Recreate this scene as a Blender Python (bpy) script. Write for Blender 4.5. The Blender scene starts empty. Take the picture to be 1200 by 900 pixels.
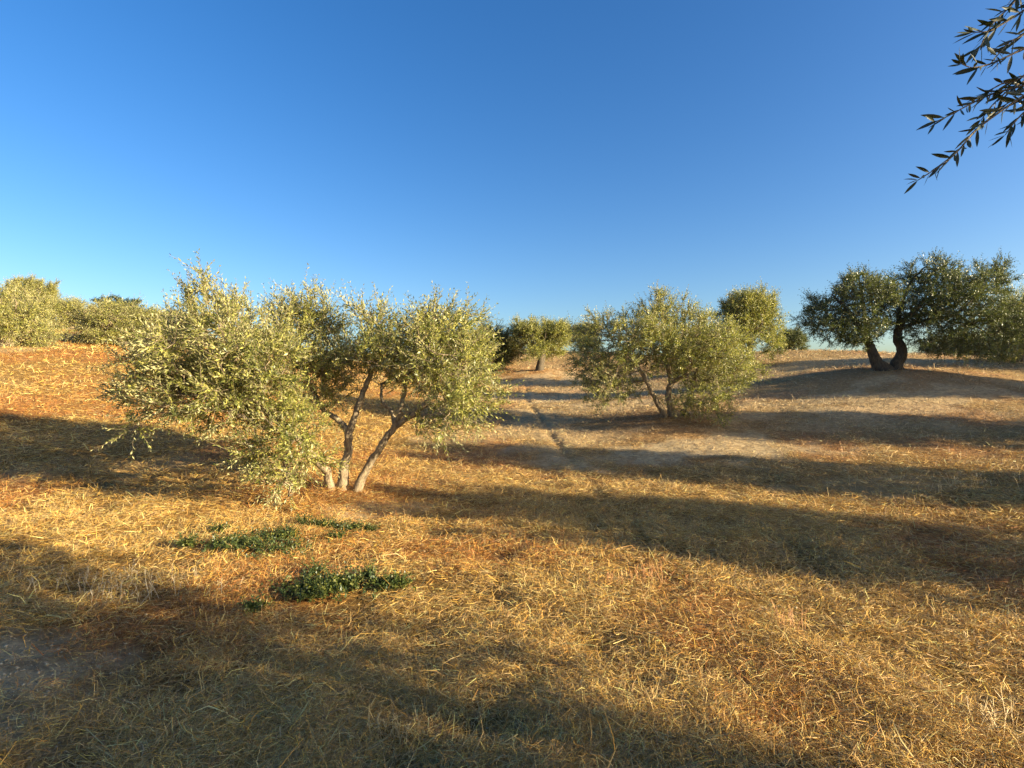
import bpy, math, random
import numpy as np
from mathutils import Vector
R = math.radians
scene = bpy.context.scene
COL = scene.collection
rng = np.random.default_rng(7)

# ------------------------------------------------------------------ camera numbers
EYE = 1.6
F, CX, CY = 640.0, 600.0, 450.0
SUN_AZ = R(112)      # clockwise from the view direction
SUN_EL = R(14)
def at(u, v, Y):
    """world point at depth Y seen at (u,v) of the 1200x900 photograph"""
    return np.array([(u - CX) / F * Y, Y, EYE - (v - CY) / F * Y])

# ------------------------------------------------------------------ noise
def _hash(ix, iy, iz=0, seed=0):
    h = (ix.astype(np.int64) * 374761393 + iy.astype(np.int64) * 668265263 + np.int64(seed) * 982451653 + np.asarray(iz).astype(np.int64) * 2147483647)
    h = (h ^ (h >> 13)) * 1274126177
    h = h ^ (h >> 16)
    return (h & 0xffffff).astype(np.float64) / float(0xffffff)
def vnoise(x, y, s=1.0, seed=0):
    x = np.asarray(x, float) / s + 1000.3; y = np.asarray(y, float) / s + 1000.7
    ix = np.floor(x); iy = np.floor(y); fx = x - ix; fy = y - iy
    fx = fx * fx * (3 - 2 * fx); fy = fy * fy * (3 - 2 * fy)
    a = _hash(ix, iy, 0, seed); b = _hash(ix + 1, iy, 0, seed); c = _hash(ix, iy + 1, 0, seed); d = _hash(ix + 1, iy + 1, 0, seed)
    return (a * (1 - fx) + b * fx) * (1 - fy) + (c * (1 - fx) + d * fx) * fy
def fbm(x, y, s=1.0, o=3, seed=0):
    r = 0; a = 0.5; t = 0
    for k in range(o):
        r = r + a * vnoise(x, y, s, seed + k); t += a; s *= 0.5; a *= 0.5
    return r / t

# ------------------------------------------------------------------ terrain
ctl = []
for u, v, Y in [
    (0, 600, 6.3), (0, 510, 10), (0, 432, 15), (0, 402, 20), (0, 384, 28), (0, 374, 36),
    (110, 560, 8.0), (110, 410, 19), (110, 391, 26), (110, 380, 36),
    (200, 600, 6.5), (200, 520, 10), (200, 455, 15), (200, 407, 24), (200, 391, 36),
    (400, 582, 7.8), (400, 500, 13), (400, 442, 23), (400, 418, 36),
    (600, 600, 6.8), (600, 500, 14), (600, 470, 20), (630, 441, 34), (600, 411, 52),
    (700, 470, 19), (700, 413, 45),
    (785, 494, 14), (785, 452, 23), (785, 418, 36),
    (900, 500, 12.6), (900, 440, 21), (950, 411, 30), (870, 413, 33),
    (1040, 437, 18), (1040, 470, 14.6), (1200, 500, 11.8), (1200, 445, 17), (1200, 421, 25), (1040, 414, 28),
    (950, 600, 6.8), (1200, 600, 6.8)]:
    ctl.append(at(u, v, Y))
for x, y, z in [(0, 2, 0), (-2.5, 3, 0.02), (2.5, 3, 0), (0, 4.5, 0), (0, -3, -.05), (-6, 0, .15), (6, 0, 0.0), (-12, 0, .7), (12, 0, .1), (0, -12, -.6),
                (-20, 5, 1.9), (-28, 16, 3.6), (20, 4, .5), (28, 12, 1.2), (-15, -12, .3), (15, -12, -.6), (-30, -10, 1.5), (30, -10, -.2),
                (-36, 36, 6.2), (-14, 50, 4.2), (0, 66, 4.2), (14, 48, 3.4), (28, 34, 1.8), (36, 26, 1.2), (24, 46, 0.6), (-44, 52, 5.4), (-20, 70, 3.0), (16, 70, .8)]:
    ctl.append(np.array([x, y, z]))
ctl = np.array(ctl, float)
def _phi(r2): return 0.5 * r2 * np.log(r2 + 1e-9)
def _fit():
    P = ctl[:, :2]; n = len(P)
    K = _phi(((P[:, None] - P[None]) ** 2).sum(-1)) + np.eye(n) * 0.6
    Q = np.c_[np.ones(n), P]
    A = np.zeros((n + 3, n + 3)); A[:n, :n] = K; A[:n, n:] = Q; A[n:, :n] = Q.T
    return np.linalg.solve(A, np.r_[ctl[:, 2], 0, 0, 0])
WT = _fit()
MOUNDS = []   # (x, y, radius, height)
TRACK = np.array([[1.35, 6.0], [1.2, 8.4], [0.98, 12], [0.7, 17], [0.5, 22], [0.9, 30]])
def seg_dist(x, y, pl):
    d = np.full(np.shape(x), 1e9)
    for a, b in zip(pl[:-1], pl[1:]):
        e = b - a; t = np.clip(((x - a[0]) * e[0] + (y - a[1]) * e[1]) / (e @ e), 0, 1)
        d = np.minimum(d, np.hypot(x - a[0] - t * e[0], y - a[1] - t * e[1]))
    return d
def H(x, y, fine=True):
    x = np.asarray(x, float); y = np.asarray(y, float); sh = x.shape
    x = x.ravel(); y = y.ravel(); out = np.empty(len(x))
    for i in range(0, len(x), 40000):
        X = x[i:i + 40000]; Yv = y[i:i + 40000]
        r2 = (X[:, None] - ctl[None, :, 0]) ** 2 + (Yv[:, None] - ctl[None, :, 1]) ** 2
        out[i:i + 40000] = _phi(r2) @ WT[:-3] + WT[-3] + WT[-2] * X + WT[-1] * Yv
    r = np.hypot(x, y)
    t = np.clip((r - 62) / 60, 0, 1); t = t * t * (3 - 2 * t)
    out = np.clip(out, -3, 8) * (1 - t) + (-9.0) * t
    if fine:
        k = 1 - np.clip((r - 40) / 40, 0, 1)
        out = out + k * ((fbm(x, y, 3.0, 2, 3) - .5) * 0.16 + (fbm(x, y, 0.7, 3, 9) - .5) * 0.07)
        for mx, my, mr, mh in MOUNDS:
            out = out + mh * np.exp(-((x - mx) ** 2 + (y - my) ** 2) / (mr * mr))
        d = seg_dist(x, y + 0 * x, TRACK)
        out = out - 0.045 * vnoise(x, y, .9, 71) * 1.5 * np.exp(-(d / 0.09) ** 2) + 0.012 * np.exp(-((d - .25) / 0.1) ** 2)
    return out.reshape(sh)

BARE = [(-2.65, 2.85, .8, .5, .1, 1.0), (3.9, 10.6, 2.6, 1.0, .1, .85), (11.0, 14.6, 5.0, 1.7, .1, .7), (-1.5, 6.9, .7, .35, .2, .55),
        (.9, 15, 1.1, 4.0, 0, .6), (0.9, 21, 3.0, 2.2, 0, .7), (7.5, 12.4, 2.2, .8, 0, .5), (1.5, 30, 5.0, 3.0, 0, .7), (12, 23, 7, 2.0, 0, .6), (3.0, 17.5, 2.5, 1.2, 0, .6), (-1.0, 12.5, 1.2, .8, 0, .4), (5.2, 8.0, 1.3, .5, 0, .35), (2.0, 12.5, 1.2, 1.0, 0, .5), (-5.2, 8.6, 1.6, .6, .3, .35)]
def bare(x, y):
    x = np.asarray(x, float); y = np.asarray(y, float)
    b = np.zeros(x.shape)
    wob = (fbm(x, y, .9, 4, 21) - .5) * 2.6
    for cx, cy, rx, ry, a, k in BARE:
        dx = x - cx; dy = y - cy
        p = (dx * math.cos(a) + dy * math.sin(a)) / rx; q = (-dx * math.sin(a) + dy * math.cos(a)) / ry
        d = np.sqrt(p * p + q * q) + wob
        b = np.maximum(b, k * np.clip((1.3 - d) / .7, 0, 1))
    far = np.clip((fbm(x, y, 4.0, 3, 40) - .55) * 5, 0, 1) * .5 * np.clip((y - 9) / 6, 0, 1)
    return np.maximum(np.maximum(b, far), dusty(x, y) * .45)
def redness(x, y):
    r = np.clip((fbm(x, y, 1.6, 3, 60) - .52) * 5, 0, 1)
    for mx, my, mr, mh in MOUNDS:
        r = np.maximum(r, .95 * np.exp(-(((x - mx) ** 2 + (y - my) ** 2) / (mr * mr * 1.6)) ** 1.5))
    return r

def dusty(x, y):
    return np.clip((y - 7) / 6, 0, 1) * np.clip((x + 3) / 5, 0, 1) * (.35 + .5 * fbm(x, y, 3.0, 2, 55))
# ------------------------------------------------------------------ object helpers
def mesh_np(name, V, faces, mats, parent=None, midx=None, color=None, smooth=False, attr=None):
    """faces: (n,k) array or list of such arrays"""
    if not isinstance(faces, list): faces = [faces]
    faces = [f for f in faces if len(f)]
    me = bpy.data.meshes.new(name)
    nv = len(V); nf = sum(len(f) for f in faces); nl = sum(f.size for f in faces)
    me.vertices.add(nv); me.vertices.foreach_set('co', np.ascontiguousarray(V, np.float32).ravel())
    me.loops.add(nl); me.polygons.add(nf)
    me.loops.foreach_set('vertex_index', np.concatenate([f.ravel() for f in faces]).astype(np.int32))
    sizes = np.concatenate([np.full(len(f), f.shape[1]) for f in faces])
    me.polygons.foreach_set('loop_start', np.r_[0, np.cumsum(sizes)[:-1]].astype(np.int32))
    me.polygons.foreach_set('loop_total', sizes.astype(np.int32)) if False else None
    for m in mats: me.materials.append(m)
    if midx is not None: me.polygons.foreach_set('material_index', np.asarray(midx, np.int32))
    if smooth is not False:
        me.polygons.foreach_set('use_smooth', (np.ones(nf, bool) if smooth is True else np.asarray(smooth, bool)))
    if color is not None:
        ca = me.color_attributes.new('tint', 'FLOAT_COLOR', 'POINT')
        c = np.ones((nv, 4), np.float32); c[:, :color.shape[1]] = color
        ca.data.foreach_set('color', c.ravel())
    for k, a in (attr or {}).items():
        at_ = me.attributes.new(k, 'FLOAT', 'POINT'); at_.data.foreach_set('value', np.asarray(a, np.float32))
    me.update(calc_edges=True)
    me.validate(clean_customdata=False)
    o = bpy.data.objects.new(name, me); COL.objects.link(o)
    if parent: o.parent = parent
    return o
def tag(o, label=None, cat=None, group=None, kind=None):
    if label: o['label'] = label
    if cat: o['category'] = cat
    if group: o['group'] = group
    if kind: o['kind'] = kind
    return o
def empty(name, loc, rz=0, s=1):
    o = bpy.data.objects.new(name, None); COL.objects.link(o)
    o.location = [float(q) for q in loc]; o.rotation_euler = (0, 0, rz); o.scale = (s, s, s); o.empty_display_size = .2
    return o
def copy_tree(src, loc, rz, s, label, group=None):
    c = src.copy(); COL.objects.link(c)
    c.location = [float(q) for q in loc]; c.rotation_euler = (0, 0, rz); c.scale = (s[0], s[1], s[2])
    c['label'] = label
    for k in ('group',):
        if k in c: del c[k]
    if group: c['group'] = group
    for ch in list(src.children):
        d = ch.copy(); COL.objects.link(d); d.parent = c
    return c

# ------------------------------------------------------------------ materials
def newmat(name):
    m = bpy.data.materials.new(name); m.use_nodes = True
    nt = m.node_tree; nt.nodes.clear()
    return m, nt, nt.nodes.new, nt.links.new
def leaf_material(name, dark, mid, pale, under, trans=.25, rough=.42):
    m, nt, N, L = newmat(name)
    out = N('ShaderNodeOutputMaterial'); pb = N('ShaderNodeBsdfPrincipled'); tr = N('ShaderNodeBsdfTranslucent'); mx = N('ShaderNodeMixShader')
    ca = N('ShaderNodeVertexColor'); ca.layer_name = 'tint'
    sep = N('ShaderNodeSeparateColor'); L(ca.outputs['Color'], sep.inputs[0])
    rp = N('ShaderNodeValToRGB'); e = rp.color_ramp.elements
    e[0].position = 0; e[0].color = (*dark, 1); e[1].position = 1; e[1].color = (*pale, 1)
    k = rp.color_ramp.elements.new(.5); k.color = (*mid, 1)
    L(sep.outputs[0], rp.inputs[0])
    geo = N('ShaderNodeNewGeometry')
    mc = N('ShaderNodeMix'); mc.data_type = 'RGBA'
    L(geo.outputs['Backfacing'], mc.inputs[0]); L(rp.outputs[0], mc.inputs[6]); mc.inputs[7].default_value = (*under, 1)
    L(mc.outputs[2], pb.inputs['Base Color']); pb.inputs['Roughness'].default_value = rough
    pb.inputs['Specular IOR Level'].default_value = .4
    tc = N('ShaderNodeMix'); tc.data_type = 'RGBA'; tc.blend_type = 'MULTIPLY'; tc.inputs[0].default_value = 1
    L(rp.outputs[0], tc.inputs[6]); tc.inputs[7].default_value = (1.5, 1.6, .6, 1)
    L(tc.outputs[2], tr.inputs[0])
    mx.inputs[0].default_value = trans
    L(pb.outputs[0], mx.inputs[1]); L(tr.outputs[0], mx.inputs[2]); L(mx.outputs[0], out.inputs[0])
    return m
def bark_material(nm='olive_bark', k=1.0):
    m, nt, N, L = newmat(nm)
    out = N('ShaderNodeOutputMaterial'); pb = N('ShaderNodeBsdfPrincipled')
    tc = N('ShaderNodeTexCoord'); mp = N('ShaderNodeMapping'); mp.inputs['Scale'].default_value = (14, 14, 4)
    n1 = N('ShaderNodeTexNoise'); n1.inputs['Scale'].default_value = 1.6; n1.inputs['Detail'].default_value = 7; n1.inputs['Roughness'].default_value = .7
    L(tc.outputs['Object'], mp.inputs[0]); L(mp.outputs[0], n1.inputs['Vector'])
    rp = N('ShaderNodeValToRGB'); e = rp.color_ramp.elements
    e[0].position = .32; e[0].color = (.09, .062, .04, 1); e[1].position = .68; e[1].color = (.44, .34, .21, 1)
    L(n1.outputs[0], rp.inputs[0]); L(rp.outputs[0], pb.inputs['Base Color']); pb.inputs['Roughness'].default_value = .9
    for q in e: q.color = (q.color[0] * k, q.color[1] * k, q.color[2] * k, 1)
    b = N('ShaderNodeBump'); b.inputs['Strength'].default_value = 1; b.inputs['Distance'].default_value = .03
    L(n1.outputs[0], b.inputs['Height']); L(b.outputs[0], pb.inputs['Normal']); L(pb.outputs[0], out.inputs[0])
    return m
def straw_material():
    m, nt, N, L = newmat('dry_straw')
    out = N('ShaderNodeOutputMaterial'); pb = N('ShaderNodeBsdfPrincipled'); tr = N('ShaderNodeBsdfTranslucent'); mx = N('ShaderNodeMixShader')
    ca = N('ShaderNodeVertexColor'); ca.layer_name = 'tint'
    L(ca.outputs[0], pb.inputs['Base Color']); L(ca.outputs[0], tr.inputs[0])
    pb.inputs['Roughness'].default_value = .55; pb.inputs['Specular IOR Level'].default_value = .35
    mx.inputs[0].default_value = .10
    L(pb.outputs[0], mx.inputs[1]); L(tr.outputs[0], mx.inputs[2]); L(mx.outputs[0], out.inputs[0])
    return m
def ground_material():
    m, nt, N, L = newmat('dry_ground')
    out = N('ShaderNodeOutputMaterial'); pb = N('ShaderNodeBsdfPrincipled'); pb.inputs['Roughness'].default_value = 1; pb.inputs['Specular IOR Level'].default_value = .1
    tc = N('ShaderNodeTexCoord')
    def noise(sc, det=6, ro=.65, dist=0):
        n = N('ShaderNodeTexNoise'); n.inputs['Scale'].default_value = sc; n.inputs['Detail'].default_value = det
        n.inputs['Roughness'].default_value = ro; n.inputs['Distortion'].default_value = dist
        L(tc.outputs['Object'], n.inputs['Vector']); return n
    def ramp(src, a, b, p0=.35, p1=.65, mid=None):
        r = N('ShaderNodeValToRGB'); e = r.color_ramp.elements
        e[0].position = p0; e[0].color = (*a, 1); e[1].position = p1; e[1].color = (*b, 1)
        if mid: k = r.color_ramp.elements.new((p0 + p1) / 2); k.color = (*mid, 1)
        L(src, r.inputs[0]); return r
    nf = noise(16, 10, .8, 1.2)
    litter = ramp(nf.outputs[0], (.07, .037, .013), (.58, .36, .10), .38, .64, (.27, .15, .042))
    redl = ramp(nf.outputs[0], (.10, .042, .016), (.52, .25, .075), .36, .62, (.30, .135, .042))
    soil = ramp(noise(9, 9, .75, .4).outputs[0], (.24, .165, .085), (.72, .54, .30), .30, .62)
    ar = N('ShaderNodeAttribute'); ar.attribute_name = 'red'
    ab = N('ShaderNodeAttribute'); ab.attribute_name = 'bare'
    m1 = N('ShaderNodeMix'); m1.data_type = 'RGBA'; L(ar.outputs['Fac'], m1.inputs[0]); L(litter.outputs[0], m1.inputs[6]); L(redl.outputs[0], m1.inputs[7])
    m2 = N('ShaderNodeMix'); m2.data_type = 'RGBA'; L(ab.outputs['Fac'], m2.inputs[0]); L(m1.outputs[2], m2.inputs[6]); L(soil.outputs[0], m2.inputs[7])
    L(m2.outputs[2], pb.inputs['Base Color'])
    b = N('ShaderNodeBump'); b.inputs['Strength'].default_value = 1; b.inputs['Distance'].default_value = .05
    L(nf.outputs[0], b.inputs['Height'])
    b2 = N('ShaderNodeBump'); b2.inputs['Strength'].default_value = .8; b2.inputs['Distance'].default_value = .12
    L(noise(2.2, 5).outputs[0], b2.inputs['Height']); L(b.outputs[0], b2.inputs['Normal'])
    L(b2.outputs[0], pb.inputs['Normal']); L(pb.outputs[0], out.inputs[0])
    return m
BARK = bark_material(); SHADE_BARK = bark_material('shaded_olive_bark', .3); STRAW = straw_material(); GROUND = ground_material()  # second bark: same olive bark, shade of unlit trunks put into its colour
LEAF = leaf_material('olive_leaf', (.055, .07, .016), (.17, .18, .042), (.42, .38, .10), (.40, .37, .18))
SHADE_LEAF = leaf_material('shade_side_olive_leaf', (.035, .05, .014), (.075, .09, .024), (.17, .18, .05), (.17, .18, .09), .18)  # olive leaf darkened so its colour carries the shade side of a crown
NEAR_SHADE_LEAF = leaf_material('shaded_olive_leaf', (.025, .035, .012), (.045, .055, .018), (.08, .09, .03), (.08, .09, .05), .12)  # same species again, the hanging branch's shade painted into darker tones
PINE = leaf_material('dark_needles', (.02, .035, .015), (.03, .05, .02), (.05, .07, .03), (.04, .06, .03), .1)
WEED = leaf_material('green_weed', (.028, .045, .010), (.065, .085, .016), (.19, .19, .045), (.06, .09, .035), .2)

# ------------------------------------------------------------------ tubes
def tubes(paths, sides):
    """paths: list of (pts (n,3), radii (n)) -> verts, quads"""
    Vs = []; Fs = []; off = 0
    ang = np.arange(sides) * 2 * np.pi / sides
    for P, r in paths:
        P = np.asarray(P, float); r = np.asarray(r, float); n = len(P)
        T = np.gradient(P, axis=0); T /= np.linalg.norm(T, axis=1)[:, None] + 1e-9
        ref = np.array([1.0, .13, .07]); A = np.cross(T, ref); ln = np.linalg.norm(A, axis=1)
        bad = ln < .15
        if bad.any(): A[bad] = np.cross(T[bad], [0, 1.0, 0.2])
        A /= np.linalg.norm(A, axis=1)[:, None]
        B = np.cross(T, A)
        ring = P[:, None] + r[:, None, None] * (np.cos(ang)[None, :, None] * A[:, None] + np.sin(ang)[None, :, None] * B[:, None])
        Vs.append(ring.reshape(-1, 3))
        i = np.arange(n - 1)[:, None] * sides; j = np.arange(sides)[None]; j2 = (j + 1) % sides
        q = np.stack([i + j, i + j2, i + sides + j2, i + sides + j], -1).reshape(-1, 4) + off
        Fs.append(q); off += n * sides
    if not Vs: return np.zeros((0, 3)), np.zeros((0, 4), int)
    return np.concatenate(Vs), np.concatenate(Fs)
def unit(v): return v / (np.linalg.norm(v, axis=-1, keepdims=True) + 1e-9)
def smooth_poly(P, n=6):
    """Catmull-Rom through P"""
    P = np.asarray(P, float); Q = np.vstack([2 * P[0] - P[1], P, 2 * P[-1] - P[-2]]); out = []
    for i in range(1, len(Q) - 2):
        for t in np.linspace(0, 1, n, endpoint=False):
            a, b, c, d = Q[i - 1], Q[i], Q[i + 1], Q[i + 2]
            out.append(.5 * (2 * b + (c - a) * t + (2 * a - 5 * b + 4 * c - d) * t * t + (3 * b - 3 * c + d - a) * t ** 3))
    out.append(P[-1]); return np.array(out)

# ------------------------------------------------------------------ leaves
def leaves_mesh(base, dirn, nrm, length, width, tint):
    """rhombic leaves slightly folded: base,left,tip,right"""
    n = len(base); side = unit(np.cross(nrm, dirn))
    V = np.empty((n, 4, 3))
    V[:, 0] = base; V[:, 2] = base + dirn * length[:, None]
    m = base + dirn * (length * .48)[:, None] + nrm * (width * .25)[:, None]
    V[:, 1] = m + side * width[:, None]; V[:, 3] = m - side * width[:, None]
    Fq = np.arange(n * 4).reshape(n, 4)
    Fq = Fq[:, [0, 3, 2, 1]]
    return V.reshape(-1, 3), Fq, np.repeat(tint, 4)
def sprays(base, dirn, length, pairs, lsize, g, up=.25, lw=.125):
    """leafy twigs; returns leaf arrays and stem paths"""
    n = len(base)
    a = unit(np.cross(dirn, g.normal(size=(n, 3)))); 
    t = (np.arange(pairs) + .6) / pairs
    bend = unit(g.normal(size=(n, 3)) * .5 + [0, 0, up]) * (length * .3)[:, None]
    C = base[:, None] + dirn[:, None] * (t[None, :, None] * length[:, None, None]) + bend[:, None] * (t ** 2)[None, :, None]
    tang = unit(dirn[:, None] * length[:, None, None] + 2 * bend[:, None] * t[None, :, None])
    b0 = unit(np.cross(dirn, a))
    phase = np.arange(pairs) * (np.pi / 2)
    L_ = []
    for s in (1, -1):
        ph = phase[None] + g.normal(size=(n, pairs)) * .35
        out = s * (np.cos(ph)[..., None] * a[:, None] + np.sin(ph)[..., None] * b0[:, None])
        spread = .75 + g.random((n, pairs, 1)) * .5
        d = unit(tang * 1.0 + out * spread + g.normal(size=(n, pairs, 3)) * .18)
        nr = unit(np.cross(d, np.cross(tang, d)) + g.normal(size=(n, pairs, 3)) * .25)
        nr = unit(nr - d * (nr * d).sum(-1, keepdims=True))
        ls = lsize * (.7 + .5 * g.random((n, pairs))) * (1 - .35 * t[None] ** 3)
        L_.append((C.reshape(-1, 3), d.reshape(-1, 3), nr.reshape(-1, 3), ls.ravel()))
    B = np.concatenate([q[0] for q in L_]); D = np.concatenate([q[1] for q in L_]); Nn = np.concatenate([q[2] for q in L_]); LS = np.concatenate([q[3] for q in L_])
    tw = np.repeat(np.tile(g.random(n) * .5, 1), pairs); tw = np.concatenate([tw, tw])
    tint = np.clip(tw * 1.3 + g.random(len(B)) ** 1.6 * .85 - .08, 0, 1)
    V, Fq, T = leaves_mesh(B, D, Nn, LS, LS * lw, tint)
    # stems: 3-sided, 2 segments
    st = np.stack([base, base + dirn * (length * .5)[:, None] + bend * .25, base + dirn * length[:, None] + bend], 1)
    return V, Fq, T, st
def stem_tris(st, r0):
    """(n,3,3) centre lines -> thin 3-sided tubes"""
    n = len(st); T = unit(st[:, 2] - st[:, 0]); A = unit(np.cross(T, [.31, .2, .93])); B = np.cross(T, A)
    ang = np.arange(3) * 2 * np.pi / 3; rr = np.array([1, .7, .3]) * r0
    V = st[:, :, None] + rr[None, :, None, None] * (np.cos(ang)[None, None, :, None] * A[:, None, None] + np.sin(ang)[None, None, :, None] * B[:, None, None])
    V = V.reshape(-1, 3); o = np.arange(n)[:, None] * 9
    pat = np.array([[k * 3 + j, k * 3 + (j + 1) % 3, k * 3 + 3 + (j + 1) % 3, k * 3 + 3 + j] for k in range(2) for j in range(3)])
    return V, (o[:, :, None] + pat[None]).reshape(-1, 4)

# ------------------------------------------------------------------ olive trees
def grow(skel, lobes, g, natt, step, clump, nclump, shell=.55, shoots=0, shl=.32):
    nodes = []; par = []; fixed_r = []
    for pl, rad in skel:
        sm = smooth_poly(pl, 5); rr = np.interp(np.linspace(0, 1, len(sm)), np.linspace(0, 1, len(rad)), rad)
        # perpendicular wobble
        sm = sm + g.normal(size=sm.shape) * .008 * np.minimum(1, np.arange(len(sm)) / 3)[:, None]
        start = -1
        if nodes:
            d = np.linalg.norm(np.array(nodes) - sm[0], axis=1)
            if d.min() < .12: start = int(d.argmin()); sm = sm[1:]; rr = rr[1:]
        for p, r in zip(sm, rr):
            nodes.append(p); par.append(start); fixed_r.append(r); start = len(nodes) - 1
    # attractors in clumps near the shell of the lobes
    w = np.array([np.prod(l[1]) ** .75 * (l[2] if len(l) > 2 else 1) for l in lobes]); w /= w.sum()
    cc = []
    for k in g.choice(len(lobes), nclump, p=w):
        c, r = np.array(lobes[k][0]), np.array(lobes[k][1])
        d = unit(g.normal(size=3)); q = (shell + (1 - shell) * g.random()) ; cc.append(c + d * r * q)
    cc = np.array(cc)
    A = cc[g.integers(0, nclump, natt)] + g.normal(size=(natt, 3)) * clump * np.array([1, 1, .9])
    if shoots:
        top = cc[np.argsort(-cc[:, 2] + g.random(nclump) * .5)[:max(4, nclump // 3)]]
        S = top[g.integers(0, len(top), shoots)]
        S = S[:, None] + np.linspace(.08, shl, 5)[None, :, None] * (np.array([0, 0, 1.0]) + g.normal(size=(shoots, 1, 3)) * .28)
        A = np.vstack([A, S.reshape(-1, 3)])
    if len(A) > 0:
        zmin = min(l[0][2] - l[1][2] for l in lobes) - .1
        A = A[A[:, 2] > zmin]
    N_ = np.array(nodes); par = list(par); fixed_r = list(fixed_r)
    near = np.full(len(A), 1e9); idx = np.zeros(len(A), int); done = 0
    grown_dir = {}
    nseed = len(N_)
    alive = np.ones(len(A), bool)
    cap = np.zeros((60000, 3)); cap[:nseed] = N_; cnt = nseed
    # only the upper part of the skeleton sprouts
    ok0 = np.array(fixed_r) < .062 if (np.array(fixed_r) < .062).any() else np.ones(nseed, bool)
    seeds = np.where(ok0)[0]
    D = np.linalg.norm(A[:, None] - cap[seeds][None], axis=2); idx = seeds[D.argmin(1)]; near = D.min(1)
    kill = step * 1.05
    for it in range(120):
        alive &= near > kill
        if not alive.any(): break
        ai = np.where(alive)[0]; ni = idx[ai]
        dv = unit(A[ai] - cap[ni])
        u_, inv = np.unique(ni, return_inverse=True)
        S = np.zeros((len(u_), 3)); np.add.at(S, inv, dv)
        S = unit(unit(S) + g.normal(size=S.shape) * .22)
        new = cap[u_] + S * step * (.8 + .4 * g.random((len(u_), 1)))
        a0 = cnt
        if cnt + len(new) > len(cap): break
        cap[cnt:cnt + len(new)] = new; par.extend(u_.tolist()); fixed_r.extend([0] * len(new)); cnt += len(new)
        D = np.linalg.norm(A[ai][:, None] - new[None], axis=2); j = D.argmin(1); dm = D[np.arange(len(ai)), j]
        better = dm < near[ai]
        near[ai[better]] = dm[better]; idx[ai[better]] = a0 + j[better]
        # attractors that cannot be approached die
        stuck = ai[(~better) & (g.random(len(ai)) < .25)]
        alive[stuck] = False
    return cap[:cnt].copy(), np.array(par), np.array(fixed_r), nseed
def build_tree(name, base, skel, lobes, seed, label, cat='olive tree', natt=900, step=.13, clump=.22, nclump=70, shell=.55, shoots=20,
               lsize=.055, spray=(.22, .42), per=1.6, pairs=7, mats=None, group=None, lw=.125, plumes=None, leaf=None, bark=None):
    g = np.random.default_rng(seed)
    base = np.array(base, float)
    P, par, fr, ns = grow(skel, lobes, g, natt, step, clump, nclump, shell, shoots)
    if plumes:
        P = list(P); par = list(par); fr = list(fr)
        for a, b in plumes:
            a, b = np.array(a, float), np.array(b, float)
            PP = np.array(P); j = int(np.linalg.norm(PP - a, axis=1).argmin()); a = PP[j]
            m = int(max(4, np.linalg.norm(b - a) / .07)); off = g.normal(size=3) * .05
            last = j
            for t in np.linspace(0, 1, m + 1)[1:]:
                P.append(a + (b - a) * t + off * math.sin(t * math.pi)); par.append(last); fr.append(0); last = len(P) - 1
                if g.random() < .45 and t > .25:
                    P.append(P[-1] + g.normal(size=3) * .07 + [0, 0, .05]); par.append(last); fr.append(0)
        P = np.array(P); par = np.array(par); fr = np.array(fr)
    n = len(P)
    kids = [[] for _ in range(n)]
    for i in range(n):
        if par[i] >= 0: kids[par[i]].append(i)
    # pipe model radii
    r = np.zeros(n); tipr = .0045
    for i in range(n - 1, -1, -1):
        if kids[i]: r[i] = (sum(r[k] ** 2.3 for k in kids[i])) ** (1 / 2.3)
        else: r[i] = tipr
        if i < ns: r[i] = fr[i]
        else: r[i] = min(r[i], .05)
    for i in range(ns, n): r[i] = min(r[i], r[par[i]] * .95 + .001)
    # paths
    paths = []; stack = [i for i in range(n) if par[i] < 0]
    big = []
    while stack:
        s = stack.pop(); path = [s] if par[s] < 0 else [par[s], s]
        c = s
        while kids[c]:
            ks = sorted(kids[c], key=lambda k: -r[k]); stack.extend(ks[1:]); c = ks[0]; path.append(c)
        pts = P[path]; rr = r[path].copy()
        if par[s] >= 0: rr[0] = min(r[par[s]], rr[1] * 1.5)
        if len(path) > 1: paths.append((pts, rr))
    bigp = [p for p in paths if p[1].max() > .03]; smallp = [p for p in paths if p[1].max() <= .03]
    # fluted base and flare
    V1, F1 = tubes(bigp, 12); V2, F2 = tubes(smallp, 4)
    if len(V1):
        V1 = V1 + unit(g.normal(size=V1.shape)) * .010 * np.clip(1.0 - V1[:, 2:3] / 2.0, .1, 1)
    root = empty(name, base)
    tag(root, label, cat, group)
    V = np.vstack([V1, V2]); Fc = np.vstack([F1, F2 + len(V1)])
    mesh_np('trunk', V, Fc, [bark or (BARK if mats is None else mats[1])], root, smooth=True)
    # leafy sprays
    idx = np.arange(ns, n); d = unit(P[idx] - P[par[idx]])
    thin = r[idx] < .011; idx = idx[thin]; d = d[thin]
    k = g.poisson(per, len(idx)); k[np.array([len(kids[i]) == 0 for i in idx])] += 3
    bi = np.repeat(np.arange(len(idx)), k)
    B = P[idx][bi]; D0 = d[bi]
    ctr = np.mean([l[0] for l in lobes], 0)
    outw = unit(B - ctr)
    D1 = unit(D0 * .8 + outw * .35 + g.normal(size=B.shape) * .55 + [0, 0, .12])
    Ln = spray[0] + (spray[1] - spray[0]) * g.random(len(B))
    LV, LF, LT, st = sprays(B, D1, Ln, pairs, lsize, g, lw=lw)
    print('TREE', label[:30], 'nodes', n, 'sprays', len(B), 'leaves', len(LF))
    SV, SF = stem_tris(st, .0028)
    V = np.vstack([LV, SV]); Fq = np.vstack([LF, SF + len(LV)])
    col = np.zeros((len(V), 3), np.float32); col[:len(LV), 0] = LT
    mi = np.r_[np.zeros(len(LF), int), np.ones(len(SF), int)]
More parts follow.
